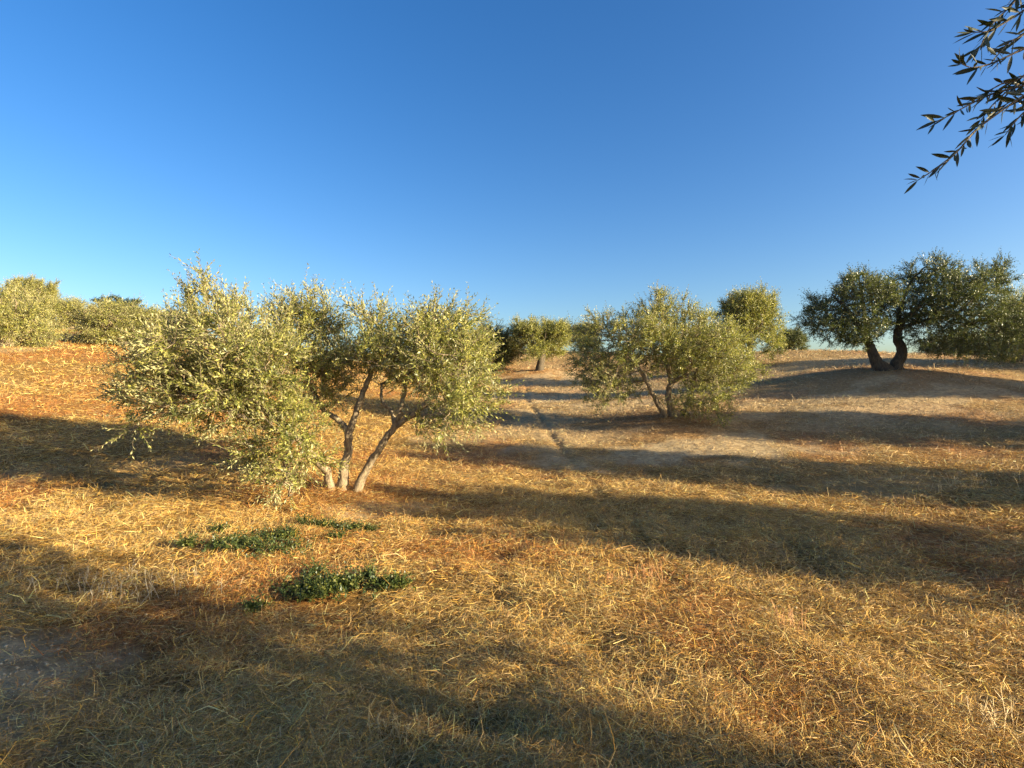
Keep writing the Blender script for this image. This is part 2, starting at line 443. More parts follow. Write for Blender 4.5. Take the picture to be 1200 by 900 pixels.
    mesh_np('crown', V, Fq, [leaf or LEAF, bark or BARK] if mats is None else mats, root, midx=mi, color=col)
    return root

TREES_AT = []
def ground_z(x, y): return float(H(np.array([x]), np.array([y]))[0])
def base_at(u, Y, mound=None):
    x = (u - CX) / F * Y
    if mound: MOUNDS.append((x, Y, mound[0], mound[1]))
    return x, Y
# all bases first, so mounds shape the ground before anything is placed
B_MAIN = base_at(402, 7.75, (1.2, .10))
B_MID = base_at(784, 13.6, (1.7, .22))
B_RIGHT = base_at(1042, 17.6, (2.4, .2))
B_FAR = base_at(630, 33, (2.6, .45))
B_FARL = base_at(572, 36, (2.2, .3))

# ---- ground sheet
def build_ground():
    th = np.concatenate([np.linspace(R(-60), R(60), 900, endpoint=False), np.linspace(R(60), R(300), 220, endpoint=False)])
    rr = np.concatenate([[0.0], np.geomspace(.25, 90, 520), np.geomspace(95, 4000, 40)])
    nt_, nr = len(th), len(rr)
    TH, RR = np.meshgrid(th, rr[1:]); X = RR * np.sin(TH); Y = RR * np.cos(TH)
    Z = H(X, Y)
    V = np.stack([X, Y, Z], -1).reshape(-1, 3)
    V = np.vstack([V, [[0, 0, ground_z(0, 0)]]])
    i = np.arange(nr - 2)[:, None] * nt_; j = np.arange(nt_)[None]; j2 = (j + 1) % nt_
    Q = np.stack([i + j, i + nt_ + j, i + nt_ + j2, i + j2], -1).reshape(-1, 4)[:, ::-1]
    c = len(V) - 1; jj = np.arange(nt_)
    Tt = np.stack([np.full(nt_, c), (jj + 1) % nt_, jj], -1)
    x, y = V[:, 0], V[:, 1]
    o = mesh_np('ground', V, [Q, Tt], [GROUND], smooth=True, attr={'bare': bare(x, y), 'red': redness(x, y)})
    o['kind'] = 'structure'
    return o
ground = build_ground()

# ---- straw
PALE = np.array([.80, .54, .20]); GOLD = np.array([.72, .40, .085]); REDB = np.array([.46, .19, .045]); GREY = np.array([.30, .19, .085]); OLDS = np.array([.52, .35, .14])
def straw_blades(n, rmin, rmax, ang, seg2, g, lrange, wmin, wk, pitch, dens_pow=1.0, up_frac=.06):
    lr = np.log(rmin) + (np.log(rmax) - np.log(rmin)) * g.random(n) ** dens_pow
    r = np.exp(lr); th = (g.random(n) * 2 - 1) * ang
    x = r * np.sin(th); y = r * np.cos(th)
    b = bare(x, y)
    keep = g.random(n) > b * .95
    lum = fbm(x, y, .35, 2, 77)                      # tufty thickness
    keep &= g.random(n) < np.clip(lum * 2.2 - .25, .06, 1)
    x, y, r, lum = x[keep], y[keep], r[keep], lum[keep]; n = len(x)
    z = H(x, y)
    flow = fbm(x, y, 1.3, 2, 90) * 4 * np.pi
    az = flow + g.normal(size=n) * 1.7
    up = g.random(n) < up_frac * (.3 + 1.6 * vnoise(x, y, .9, 33))
    pt = np.abs(g.normal(size=n)) * pitch; pt[up] = R(35) + g.random(up.sum()) * R(50)
    L = lrange[0] + (lrange[1] - lrange[0]) * g.random(n) ** 1.5
    L = L * np.clip(.75 + r * .02, .8, 1.15)
    d = np.stack([np.cos(az) * np.cos(pt), np.sin(az) * np.cos(pt), np.sin(pt)], -1)
    p0 = np.stack([x, y, z + g.random(n) * .075 * (.1 + 1.1 * lum) - .008], -1)
    sag = np.stack([g.normal(size=n) * .25, g.normal(size=n) * .25, -.12 * g.random(n) + g.normal(size=n) * .07], -1) * L[:, None]
    p1 = p0 + d * (L * .5)[:, None] - sag * .35; p2 = p0 + d * L[:, None] + sag
    w = np.maximum(wmin, wk * r) * (.6 + .8 * g.random(n))
    side = unit(np.cross(d, unit(g.normal(size=(n, 3)) * .6 + [0, 0, 1.0])))
    s = side * w[:, None]
    rd = redness(x, y); mixn = g.random(n)
    c = np.where((mixn < .40)[:, None], GOLD, np.where((mixn < .68)[:, None], PALE, np.where((mixn < .86)[:, None], OLDS, GREY)))
    k = (g.random(n) < rd * .5)[:, None]
    c = np.where(k, REDB, c) * (.45 + .95 * g.random((n, 1)) ** 1.3)
    ds = dusty(x, y)[:, None]; gm = c.mean(1, keepdims=True)
    c = c * (1 - ds) + (gm * np.array([1.26, .99, .60])) * ds
    c = np.clip(c * (1 + g.normal(size=(n, 3)) * .04), 0.02, .8)
    if seg2:
        V = np.stack([p0 - s, p0 + s, p1 - s * .9, p1 + s * .9, p2 - s * .35, p2 + s * .35], 1).reshape(-1, 3)
        o = np.arange(n)[:, None, None] * 6; Fq = (o + np.array([[0, 1, 3, 2], [2, 3, 5, 4]])[None]).reshape(-1, 4); c = np.repeat(c, 6, 0)
    else:
        V = np.stack([p0 - s, p0 + s, p2 + s * .5, p2 - s * .5], 1).reshape(-1, 3)
        Fq = np.arange(n * 4).reshape(-1, 4); c = np.repeat(c, 4, 0)
    return V, Fq, c
def build_straw():
    parts = [straw_blades(560000, 1.3, 6.5, R(52), True, rng, (.025, .14), .0010, .00027, R(16), .9, .08),
             straw_blades(480000, 6.0, 18, R(50), False, rng, (.04, .15), .0015, .00021, R(17), 1.0, .06),
             straw_blades(240000, 17, 55, R(48), False, rng, (.05, .16), .003, .00024, R(20), .8, .08),
             straw_blades(30000, 1.0, 6, R(180), True, rng, (.08, .26), .002, .0004, R(14), 1.0, .1)]
    off = 0; Vs = []; Fs = []; Cs = []
    for V, Fq, c in parts: Vs.append(V); Fs.append(Fq + off); Cs.append(c); off += len(V)
    o = mesh_np('dry_grass', np.vstack(Vs), np.vstack(Fs), [STRAW], color=np.vstack(Cs))
    tag(o, 'golden mown dry grass and straw covering the slope', None, None, 'stuff')
build_straw()

# ---- soil clods and grit on the bare patches
def build_clods():
    n0 = 260000; r = np.exp(np.log(1.5) + np.log(30 / 1.5) * rng.random(n0)); th = (rng.random(n0) * 2 - 1) * R(52)
    x = r * np.sin(th); y = r * np.cos(th); b = bare(x, y); k = rng.random(n0) < (b ** 1.5) * .55 + .01; x, y, r = x[k], y[k], r[k]; n = len(x)
    sz = (.002 + .009 * rng.random(n) ** 4) * np.clip(r / 3, 1, 1.8)
    z = H(x, y) + sz * .2
    base = np.array([[1, 0, 0], [0, 1, 0], [-1, 0, 0], [0, -1, 0], [0, 0, .7], [0, 0, -.7]], float)
    a = rng.random(n) * 6.28; ca, sa = np.cos(a), np.sin(a)
    P = base[None] * (.7 + .6 * rng.random((n, 6, 1)))
    P = np.stack([P[..., 0] * ca[:, None] - P[..., 1] * sa[:, None], P[..., 0] * sa[:, None] + P[..., 1] * ca[:, None], P[..., 2]], -1) * sz[:, None, None] + np.stack([x, y, z], -1)[:, None]
    f = np.array([[0, 1, 4], [1, 2, 4], [2, 3, 4], [3, 0, 4], [1, 0, 5], [2, 1, 5], [3, 2, 5], [0, 3, 5]])
    Fc = (np.arange(n)[:, None, None] * 6 + f[None]).reshape(-1, 3)
    c = np.array([.42, .33, .20]) * (.5 + .7 * rng.random((n, 1))); c = np.repeat(c, 6, 0)
    m, nt, N, L = newmat('soil_clod'); out = N('ShaderNodeOutputMaterial'); pb = N('ShaderNodeBsdfPrincipled'); ca_ = N('ShaderNodeVertexColor'); ca_.layer_name = 'tint'
    L(ca_.outputs[0], pb.inputs['Base Color']); pb.inputs['Roughness'].default_value = .95; L(pb.outputs[0], out.inputs[0])
    tag(mesh_np('soil_clods', P.reshape(-1, 3), Fc, [m], color=c), 'small clods and grit on the bare dusty soil', None, None, 'stuff')
build_clods()

# ---- MAIN TREE (left foreground), coordinates relative to its base
def rel(bx, by, bz, u, v, Y):
    p = at(u, v, Y); return [p[0] - bx, p[1] - by, p[2] - bz]
bx, by = B_MAIN; bz = ground_z(bx, by) - .05
M = lambda u, v, Y: rel(bx, by, bz, u, v, Y)
skel = [
    ([[0, 0, -.1], M(402, 560, 7.75), M(407, 535, 7.75), M(409, 508, 7.75)], [.11, .07, .06, .056]),
    ([M(409, 508, 7.75), M(396, 492, 7.8), M(380, 482, 7.9), M(368, 462, 8.1), M(352, 420, 8.3), M(340, 380, 8.4)], [.05, .04, .036, .032, .024, .012]),
    ([M(409, 508, 7.75), M(418, 480, 7.75), M(428, 455, 7.8), M(440, 420, 7.9), M(446, 385, 8)], [.05, .042, .036, .028, .012]),
    ([[.16, -.02, -.1], M(428, 553, 7.7), M(445, 525, 7.65), M(463, 500, 7.6)], [.085, .055, .048, .045]),
    ([M(463, 500, 7.6), M(458, 482, 7.7), M(448, 470, 7.8), M(447, 450, 8)], [.03, .028, .025, .015]),
    ([M(463, 500, 7.6), M(480, 488, 7.5), M(497, 474, 7.4), M(515, 455, 7.3), M(540, 430, 7.2)], [.045, .042, .036, .028, .014]),
    ([M(463, 500, 7.6), M(471, 475, 7.5), M(478, 440, 7.6), M(495, 395, 7.7), M(515, 365, 7.8)], [.036, .03, .026, .02, .010]),
    ([[-.14, -.05, -.1], M(384, 556, 7.6), M(372, 540, 7.35), M(345, 510, 7.1), M(310, 480, 6.9), M(270, 440, 6.9), M(240, 400, 7)], [.07, .055, .05, .045, .036, .028, .012]),
    ([M(345, 510, 7.1), M(300, 497, 6.8), M(255, 470, 6.7), M(215, 462, 6.7)], [.04, .032, .025, .012]),
    ([M(345, 510, 7.1), M(338, 528, 6.8), M(334, 552, 6.65), M(340, 575, 6.6)], [.03, .024, .018, .01]),
    ([M(310, 480, 6.9), M(300, 430, 7.2), M(290, 400, 7.4)], [.035, .025, .012]),
]
W = 7.6 / F
lobes = [
    (M(262, 422, 7.1), [70 * W, .9, 48 * W], 1.5), (M(202, 445, 6.9), [40 * W, .6, 38 * W]), (M(312, 452, 6.9), [48 * W, .7, 45 * W], 1.1), (M(232, 460, 6.8), [55 * W, .6, 22 * W]),
    (M(326, 520, 6.7), [34 * W, .4, 34 * W], 1.3), (M(350, 560, 6.65), [24 * W, .3, 22 * W], .9), (M(368, 535, 6.9), [14 * W, .25, 22 * W], .5), (M(168, 478, 6.8), [18 * W, .3, 26 * W], .5),
    (M(248, 385, 7.4), [32 * W, .3, 16 * W], .7), (M(352, 396, 8.2), [34 * W, .6, 26 * W], 1.1), (M(360, 380, 8.2), [22 * W, .2, 12 * W], .6), (M(375, 430, 8.3), [38 * W, .7, 38 * W]),
    (M(455, 414, 7.9), [56 * W, .9, 34 * W], 1.4), (M(520, 428, 7.5), [52 * W, .9, 44 * W], 1.4), (M(545, 455, 7.3), [30 * W, .6, 35 * W]),
    (M(438, 385, 7.9), [20 * W, .25, 12 * W], .5), (M(500, 485, 7.2), [32 * W, .4, 22 * W], .5)]
PL = lambda Yp, L_, dv=20: [(M(c, d, Yp), M(a, b + dv, Yp)) for a, b, c, d in L_]
plumes = (PL(7.4, [(243, 330, 252, 395), (250, 336, 256, 395), (225, 346, 236, 395), (232, 340, 240, 400), (272, 352, 266, 400), (280, 360, 274, 405), (205, 372, 215, 410), (262, 345, 258, 400), (295, 372, 285, 410), (188, 388, 200, 420), (170, 408, 185, 435)], 7)
          + PL(8.2, [(322, 348, 332, 405), (330, 342, 340, 400), (345, 340, 350, 405), (352, 346, 355, 405), (378, 346, 372, 405), (368, 340, 366, 400), (388, 356, 380, 410), (396, 372, 388, 415)], 12)
          + PL(7.9, [(417, 352, 426, 405), (424, 346, 432, 405), (436, 352, 440, 405), (447, 347, 450, 400), (455, 356, 456, 400), (475, 366, 474, 405), (490, 362, 486, 410), (500, 356, 490, 405), (528, 346, 488, 420), (535, 350, 495, 412), (520, 352, 486, 410), (548, 354, 505, 400), (556, 360, 515, 400), (510, 360, 490, 415), (565, 400, 545, 430), (575, 425, 550, 445)], 17))
build_tree('olive_tree', (bx, by, bz), skel, lobes, 11, 'large multi-stemmed olive tree in the left foreground with broad sunlit crown',
           natt=4800, step=.10, clump=.11, nclump=300, shell=.35, shoots=0, lsize=.066, per=1.8, pairs=8, lw=.14, plumes=plumes)

# ---- MIDDLE TREE
bx, by = B_MID; bz = ground_z(bx, by) - .06
M = lambda u, v, Y: rel(bx, by, bz, u, v, Y)
Y0 = 13.6; W = Y0 / F
skel = [
    ([[.02, 0, -.1], M(786, 478, Y0), M(783, 462, Y0), M(786, 450, Y0)], [.12, .085, .075, .065]),
    ([M(786, 450, Y0), M(795, 444, Y0 - .1), M(806, 436, Y0 - .2), M(820, 415, Y0)], [.05, .045, .038, .015]),
    ([M(786, 450, Y0), M(783, 432, Y0), M(777, 410, Y0 + .2), M(772, 385, Y0 + .2)], [.055, .045, .035, .015]),
    ([[-.1, -.05, -.1], M(776, 482, Y0 - .1), M(766, 464, Y0 - .2), M(757, 446, Y0 - .3), M(745, 425, Y0 - .3), M(725, 400, Y0)], [.09, .07, .062, .05, .035, .015]),
    ([[.35, .05, -.1], M(803, 478, Y0), M(812, 455, Y0 + .1), M(818, 430, Y0 + .2), M(830, 395, Y0 + .3)], [.06, .05, .045, .038, .015])]
lobes = [(M(720, 425, Y0), [38 * W, 1.3, 46 * W], 1.3), (M(765, 396, Y0), [42 * W, 1.5, 34 * W], 1.4), (M(818, 408, Y0), [44 * W, 1.5, 42 * W], 1.5),
         (M(770, 368, Y0), [16 * W, .4, 12 * W], .7), (M(700, 385, Y0 + .3), [20 * W, .6, 24 * W], .6), (M(845, 435, Y0 - .3), [34 * W, 1, 30 * W], .9), (M(815, 465, Y0 - .5), [34 * W, .8, 26 * W], .7), (M(712, 460, Y0), [30 * W, .8, 16 * W], .6)]
plumes = PL(Y0, [(770, 332, 773, 380), (777, 338, 777, 380), (762, 345, 766, 385), (754, 350, 762, 390), (786, 346, 783, 385), (800, 343, 795, 385), (808, 352, 802, 390), (820, 362, 815, 395), (732, 366, 738, 395), (712, 368, 716, 395), (700, 374, 706, 400), (842, 368, 836, 400), (858, 385, 850, 410), (690, 392, 698, 412), (875, 420, 860, 435), (745, 358, 750, 390)], 10)
build_tree('olive_tree', (bx, by, bz), skel, lobes, 23, 'bushy multi-stemmed olive tree in the middle of the slope, crown hanging low on both sides',
           natt=4200, step=.13, clump=.15, nclump=210, shell=.3, shoots=0, lsize=.070, spray=(.20, .36), per=2.4, pairs=7, lw=.14, plumes=plumes)

# ---- RIGHT TREE: two thick trunks on a mound
bx, by = B_RIGHT; bz = ground_z(bx, by) - .08
M = lambda u, v, Y: rel(bx, by, bz, u, v, Y)
Y0 = 17.6; W = Y0 / F
skel = [
    ([[-.1, 0, -.12], M(1028, 425, Y0), M(1022, 412, Y0), M(1016, 398, Y0)], [.36, .18, .15, .12]),
    ([M(1016, 398, Y0), M(1006, 380, Y0), M(990, 360, Y0), M(975, 345, Y0 + .3)], [.11, .08, .06, .02]),
    ([M(1016, 398, Y0), M(1014, 375, Y0 + .2), M(1010, 345, Y0 + .3), M(1006, 325, Y0 + .3)], [.09, .06, .05, .02]),
    ([[.25, 0, -.12], M(1050, 428, Y0), M(1057, 412, Y0), M(1052, 396, Y0), M(1053, 385, Y0)], [.36, .19, .155, .13, .11]),
    ([M(1053, 385, Y0), M(1062, 372, Y0 - .1), M(1078, 358, Y0 - .2), M(1092, 335, Y0)], [.09, .07, .055, .02]),
    ([M(1053, 385, Y0), M(1055, 360, Y0 + .1), M(1068, 330, Y0 + .2), M(1085, 312, Y0 + .2)], [.08, .06, .045, .02]),
    ([M(1053, 385, Y0), M(1085, 375, Y0 - .4), M(1120, 368, Y0 - .6), M(1145, 345, Y0 - .6)], [.07, .055, .05, .02]),
    ([M(1120, 368, Y0 - .6), M(1140, 380, Y0 - .8), M(1155, 390, Y0 - .9)], [.04, .03, .015])]
lobes = [(M(1003, 360, Y0), [40 * W, 1.5, 28 * W], 1.4), (M(962, 372, Y0), [24 * W, .9, 22 * W], .9), (M(1000, 385, Y0 - .2), [40 * W, 1.0, 16 * W], .8), (M(1006, 336, Y0), [18 * W, .7, 12 * W], .5),
         (M(1092, 338, Y0), [28 * W, 1.2, 22 * W], 1.4), (M(1085, 364, Y0), [40 * W, 1.4, 24 * W], 1.1), (M(1128, 362, Y0 - .5), [44 * W, 1.2, 32 * W], 1.4), (M(1160, 330, Y0 - .3), [16 * W, .5, 14 * W], .5),
         (M(1150, 395, Y0 - .8), [36 * W, .8, 18 * W], .8), (M(1100, 393, Y0 - .6), [30 * W, .7, 16 * W], .6), (M(1040, 330, Y0 + .2), [12 * W, .5, 14 * W], .4), (M(1034, 376, Y0 + .4), [24 * W, .8, 16 * W], .6), (M(1075, 392, Y0 - .5), [24 * W, .5, 14 * W], .5), (M(1175, 375, Y0 - .6), [20 * W, .6, 24 * W], .6)]
plumes = PL(Y0, [(1006, 312, 1006, 350), (990, 318, 993, 350), (1020, 316, 1016, 350), (1030, 322, 1024, 350), (982, 330, 986, 355), (968, 346, 972, 365), (950, 352, 958, 372), (942, 368, 952, 382), (1046, 318, 1046, 350), (1068, 300, 1074, 335), (1085, 296, 1088, 330), (1098, 292, 1096, 330), (1108, 298, 1102, 335), (1120, 308, 1110, 340), (1130, 318, 1120, 345),
    (1155, 312, 1150, 345), (1165, 300, 1158, 340), (1178, 296, 1165, 335), (1172, 305, 1162, 340), (1145, 322, 1140, 350), (1182, 330, 1170, 350)], 12)
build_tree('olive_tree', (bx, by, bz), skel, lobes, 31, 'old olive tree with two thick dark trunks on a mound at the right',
           natt=4600, step=.15, clump=.18, nclump=180, shell=.3, shoots=0, lsize=.08, spray=(.22, .42), per=2.7, pairs=7, lw=.15, plumes=plumes, leaf=SHADE_LEAF, bark=SHADE_BARK)

# ---- generic round olive (far trees and copies)
def generic(seed, loc, label, h=4.0, wdt=2.0, group=None, natt=1900, per=3.3, lsize=.11, lean=.2, nst=2, low=.9, zc=.45):
    g = np.random.default_rng(seed); sk = []; lb = []
    for k in range(nst):
        a = g.random() * 6.28 + k * 3.0; dx, dy = math.cos(a), math.sin(a)
        fork = [dx * .35, dy * .35, h * .30]
        sk.append(([[dx * .12, dy * .12, -.15], [dx * .2, dy * .2, h * .12], fork], [.26, .19, .13]))
        for m_ in range(3):
            b = a + (m_ - 1) * 1.1 + g.normal() * .2; rr = wdt * (.45 + .2 * g.random())
            sk.append(([fork, [math.cos(b) * rr * .6, math.sin(b) * rr * .6, h * .48], [math.cos(b) * rr, math.sin(b) * rr, h * .7]], [.10, .06, .02]))
    for k in range(8):
        a = k / 8 * 6.28 + g.random(); q = wdt * .5 * (.7 + .5 * g.random())
        lb.append(([math.cos(a) * q, math.sin(a) * q, h * (zc + .22 * g.random())], [wdt * .48, wdt * .48, h * .2], 1))
    lb.append(([0, 0, h * .75], [wdt * .6, wdt * .6, h * .17], 1))
    for k in range(4):
        a = g.random() * 6.28; q = wdt * .75
        lb.append(([math.cos(a) * q, math.sin(a) * q, h * (zc - .12)], [wdt * .3, wdt * .3, h * .14], .6))
    pl = []
    for k in range(26):
        a = g.random() * 6.28; q = wdt * .85 * math.sqrt(g.random()); zt = h * (zc + .34) * (1 - .28 * (q / wdt) ** 2)
        v = np.array([math.cos(a) * q, math.sin(a) * q, zt]); o_ = np.array([math.cos(a) * .25 * q / wdt, math.sin(a) * .25 * q / wdt, 1.0])
        pl.append((v - o_ * .25, v + o_ * (.1 + .65 * g.random() ** 1.5) * h / 3.5))
    return build_tree('olive_tree', loc, sk, lb, seed, label, plumes=pl, natt=natt, step=.16, clump=.17, nclump=120, shell=.3, shoots=0, lsize=lsize,
                      spray=(.28, .55), per=per, pairs=6, lw=.16, group=group)
def locof(u, Y, dz=-.05):
    x = (u - CX) / F * Y; return (x, Y, ground_z(x, Y) + dz)
def bounds(root):
    vs = np.concatenate([np.array([v.co for v in ch.data.vertices]) for ch in root.children])
    lo = np.percentile(vs, .3, axis=0); hi = np.percentile(vs, 99.7, axis=0)
    return hi[2], (hi[0] - lo[0] + hi[1] - lo[1]) / 4
def fit(o, u, Y, vtop, halfw, size):
    x, y, z = locof(u, Y); h = EYE - (vtop - CY) / F * Y - z
    o.location = (x, y, z); o.scale = (halfw / F * Y / size[1],) * 2 + (h / size[0],)
tA = generic(101, locof(630, 33), 'rounded olive with a forked dark trunk on a mound, straight up the faint track', h=3.2, wdt=1.8, zc=.5)
tB = generic(102, locof(572, 36), 'dark shaded olive just left of the rounded olive with the forked trunk', h=3.0, wdt=1.6, natt=1900, zc=.38)
tC = generic(103, locof(876, 25), 'tall olive on the crest directly behind the bushy middle tree', h=3.7, wdt=1.6, natt=1900)
tD = generic(104, locof(14, 19), 'bright yellow-green olive cut off by the left edge of the picture', h=2.05, wdt=1.6, natt=2400, lsize=.085, zc=.28)
SZ = {t.name: bounds(t) for t in (tA, tB, tC, tD)}
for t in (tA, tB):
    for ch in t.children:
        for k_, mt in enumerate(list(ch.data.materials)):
            ch.data.materials[k_] = SHADE_BARK if mt == BARK else (SHADE_LEAF if t == tB else mt)
fit(tA, 630, 33, 371, 37, SZ[tA.name]); fit(tB, 577, 34, 377, 30, SZ[tB.name]); fit(tC, 876, 25, 338, 41, SZ[tC.name]); fit(tD, 8, 19, 333, 50, SZ[tD.name])
cp = copy_tree
for src, u, Y, vt, hw, rz, lab in [
    (tC, 684, 44, 378, 22, 1.1, 'small pale olive between the forked-trunk olive and the bushy middle tree'),
    (tB, 927, 34, 383, 18, 2.0, 'small low round olive alone on the crest left of the two-trunk olive'),
    (tD, 80, 29, 347, 34, 2.3, 'sunlit olive second from the left edge, behind the bright yellow-green one'),
    (tD, 148, 23, 352, 54, 4.0, 'wide olive on the left hillside with dark shade at its foot'),
    (tC, 38, 36, 325, 27, .4, 'tall grey-green olive rising behind the leftmost trees'),
    (tC, 205, 31, 366, 40, 5.1, 'olive on the hillside partly hidden by the left crown of the large foreground olive'),
    (tC, 300, 34, 385, 40, 3.0, 'olive glimpsed behind the left crown of the large foreground olive'),
    (tD, 1195, 21, 336, 34, 1.0, 'olive at the right edge behind the crown of the two-trunk olive'),
    (tB, 530, 40, 390, 30, 1.7, 'olive showing just past the right crown of the large foreground olive'),
    (tA, 655, 50, 377, 18, 2.2, 'small distant olive touching the right side of the forked-trunk olive'),
    (tB, 812, 40, 385, 30, 4.2, 'distant olive seen through gaps in the bushy middle tree'),
    (tB, 1120, 34, 385, 40, 2.9, 'distant olive seen under the crown of the two-trunk olive')]:
    fit(cp(src, (0, 0, 0), rz, (1, 1, 1), lab), u, Y, vt, hw, SZ[src.name])
tS = generic(109, locof(1800, 5), 'thin open-crowned olive behind the viewer on the right', h=3.3, wdt=1.5, natt=800, per=1.9, zc=.4)
tS.location = (9.0, -1.9, ground_z(9.0, -1.9) - .05); tS.scale = (.66, .66, 1.0)
# dark trees on the far ridge
g_ = np.random.default_rng(5)
def dark_tree(u, Y, top_v, label, seed):
    x = (u - CX) / F * Y; z = ground_z(x, Y); h = (EYE - (top_v - CY) / F * Y) - z
    sk = [([[0, 0, -.2], [.1, 0, h * .4], [0, .1, h * .75]], [.2, .14, .05])]
    lb = [([0, 0, h * .82], [.45, .45, h * .10], 1), ([.3, .2, h * .7], [.4, .4, h * .10], 1), ([-.3, 0, h * .66], [.4, .4, h * .10], 1)]
    build_tree('pine_tree', (x, Y, z), sk, lb, seed, label, 'pine tree', natt=900, step=.2, clump=.25, nclump=40, shoots=0, lsize=.16, per=4, pairs=6, mats=[PINE, BARK], lw=.15)
dark_tree(131, 42, 354, 'left one of two small blue-dark trees on the far ridge', 61)
dark_tree(150, 43, 355, 'right one of two small blue-dark trees on the far ridge', 62)

# ---- trees beyond the right edge and behind the camera, whose shadows cross the slope
for i, (x, y, src, rz, s, lb) in enumerate([
    (12.1, 1.9, tS, .3, (.90, .90, 1.15), 'olive beyond the right edge shading the near slope'),
    (13.0, 5.4, tS, 1.9, (.82, .82, 1.25), 'olive beyond the right edge next up the slope from the nearest one'),
    (16.4, 8.7, tC, 2.7, (1.0, 1.0, 1.0), 'olive beyond the right edge level with the bushy middle tree'),
    (19.4, 13.2, tA, 4.4, (.95, .95, 1.0), 'olive beyond the right edge level with the two-trunk olive'),
    (23.3, 17.6, tC, 1.2, (1.0, 1.0, 1.0), 'olive beyond the right edge near the crest')]):
    cp(src, (x, y, ground_z(x, y) - .05), rz, s, lb)

# ---- NEAR TREE at the right of the viewer with the branch that hangs into view
bx, by = 3.8, -.1; bz = ground_z(bx, by) - .05
g = np.random.default_rng(77)
M = lambda u, v, Y: rel(bx, by, bz, u, v, Y)
skel = [([[0, 0, -.15], [.05, .05, .5], [-.05, .1, 1.1]], [.26, .19, .15]),
        ([[-.05, .1, 1.1], [-.5, .4, 1.7], [-.9, .5, 2.3]], [.1, .07, .02]),
        ([[-.05, .1, 1.1], [.5, -.4, 1.7], [.9, -.9, 2.4]], [.1, .07, .02]),
        ([[-.05, .1, 1.1], [.2, .6, 1.8], [.5, 1.0, 2.5]], [.09, .06, .02]), ([[.2, .6, 1.8], [-.1, 1.0, 2.2], [-.6, 1.2, 2.6]], [.05, .04, .02]),
        ([[-.05, .1, 1.1], [-.3, -.6, 1.8], [-.6, -1.0, 2.4]], [.09, .06, .02])]
lobes = [([0, 0, 2.6], [1.5, 1.4, .7], 1.3), ([.9, -.6, 2.1], [.9, .9, .6]), ([-.7, -.7, 2.1], [.8, .8, .6]), ([.9, .7, 2.2], [.8, .7, .6]), ([-.6, .3, 2.5], [.7, .5, .5]), ([0, 0, 1.8], [1.2, 1.1, .4], .8), ([-.1, 1.15, 2.7], [.6, .4, .5], 1), ([-.85, 1.3, 2.75], [.3, .25, .4], 1.2)]
near = build_tree('olive_tree', (bx, by, bz), skel, lobes, 78, 'close olive tree whose dark leafy branch reaches in at the top right corner',
                  natt=2800, step=.13, clump=.24, nclump=120, shoots=10, lsize=.075, per=1.2, pairs=7, lw=.15)
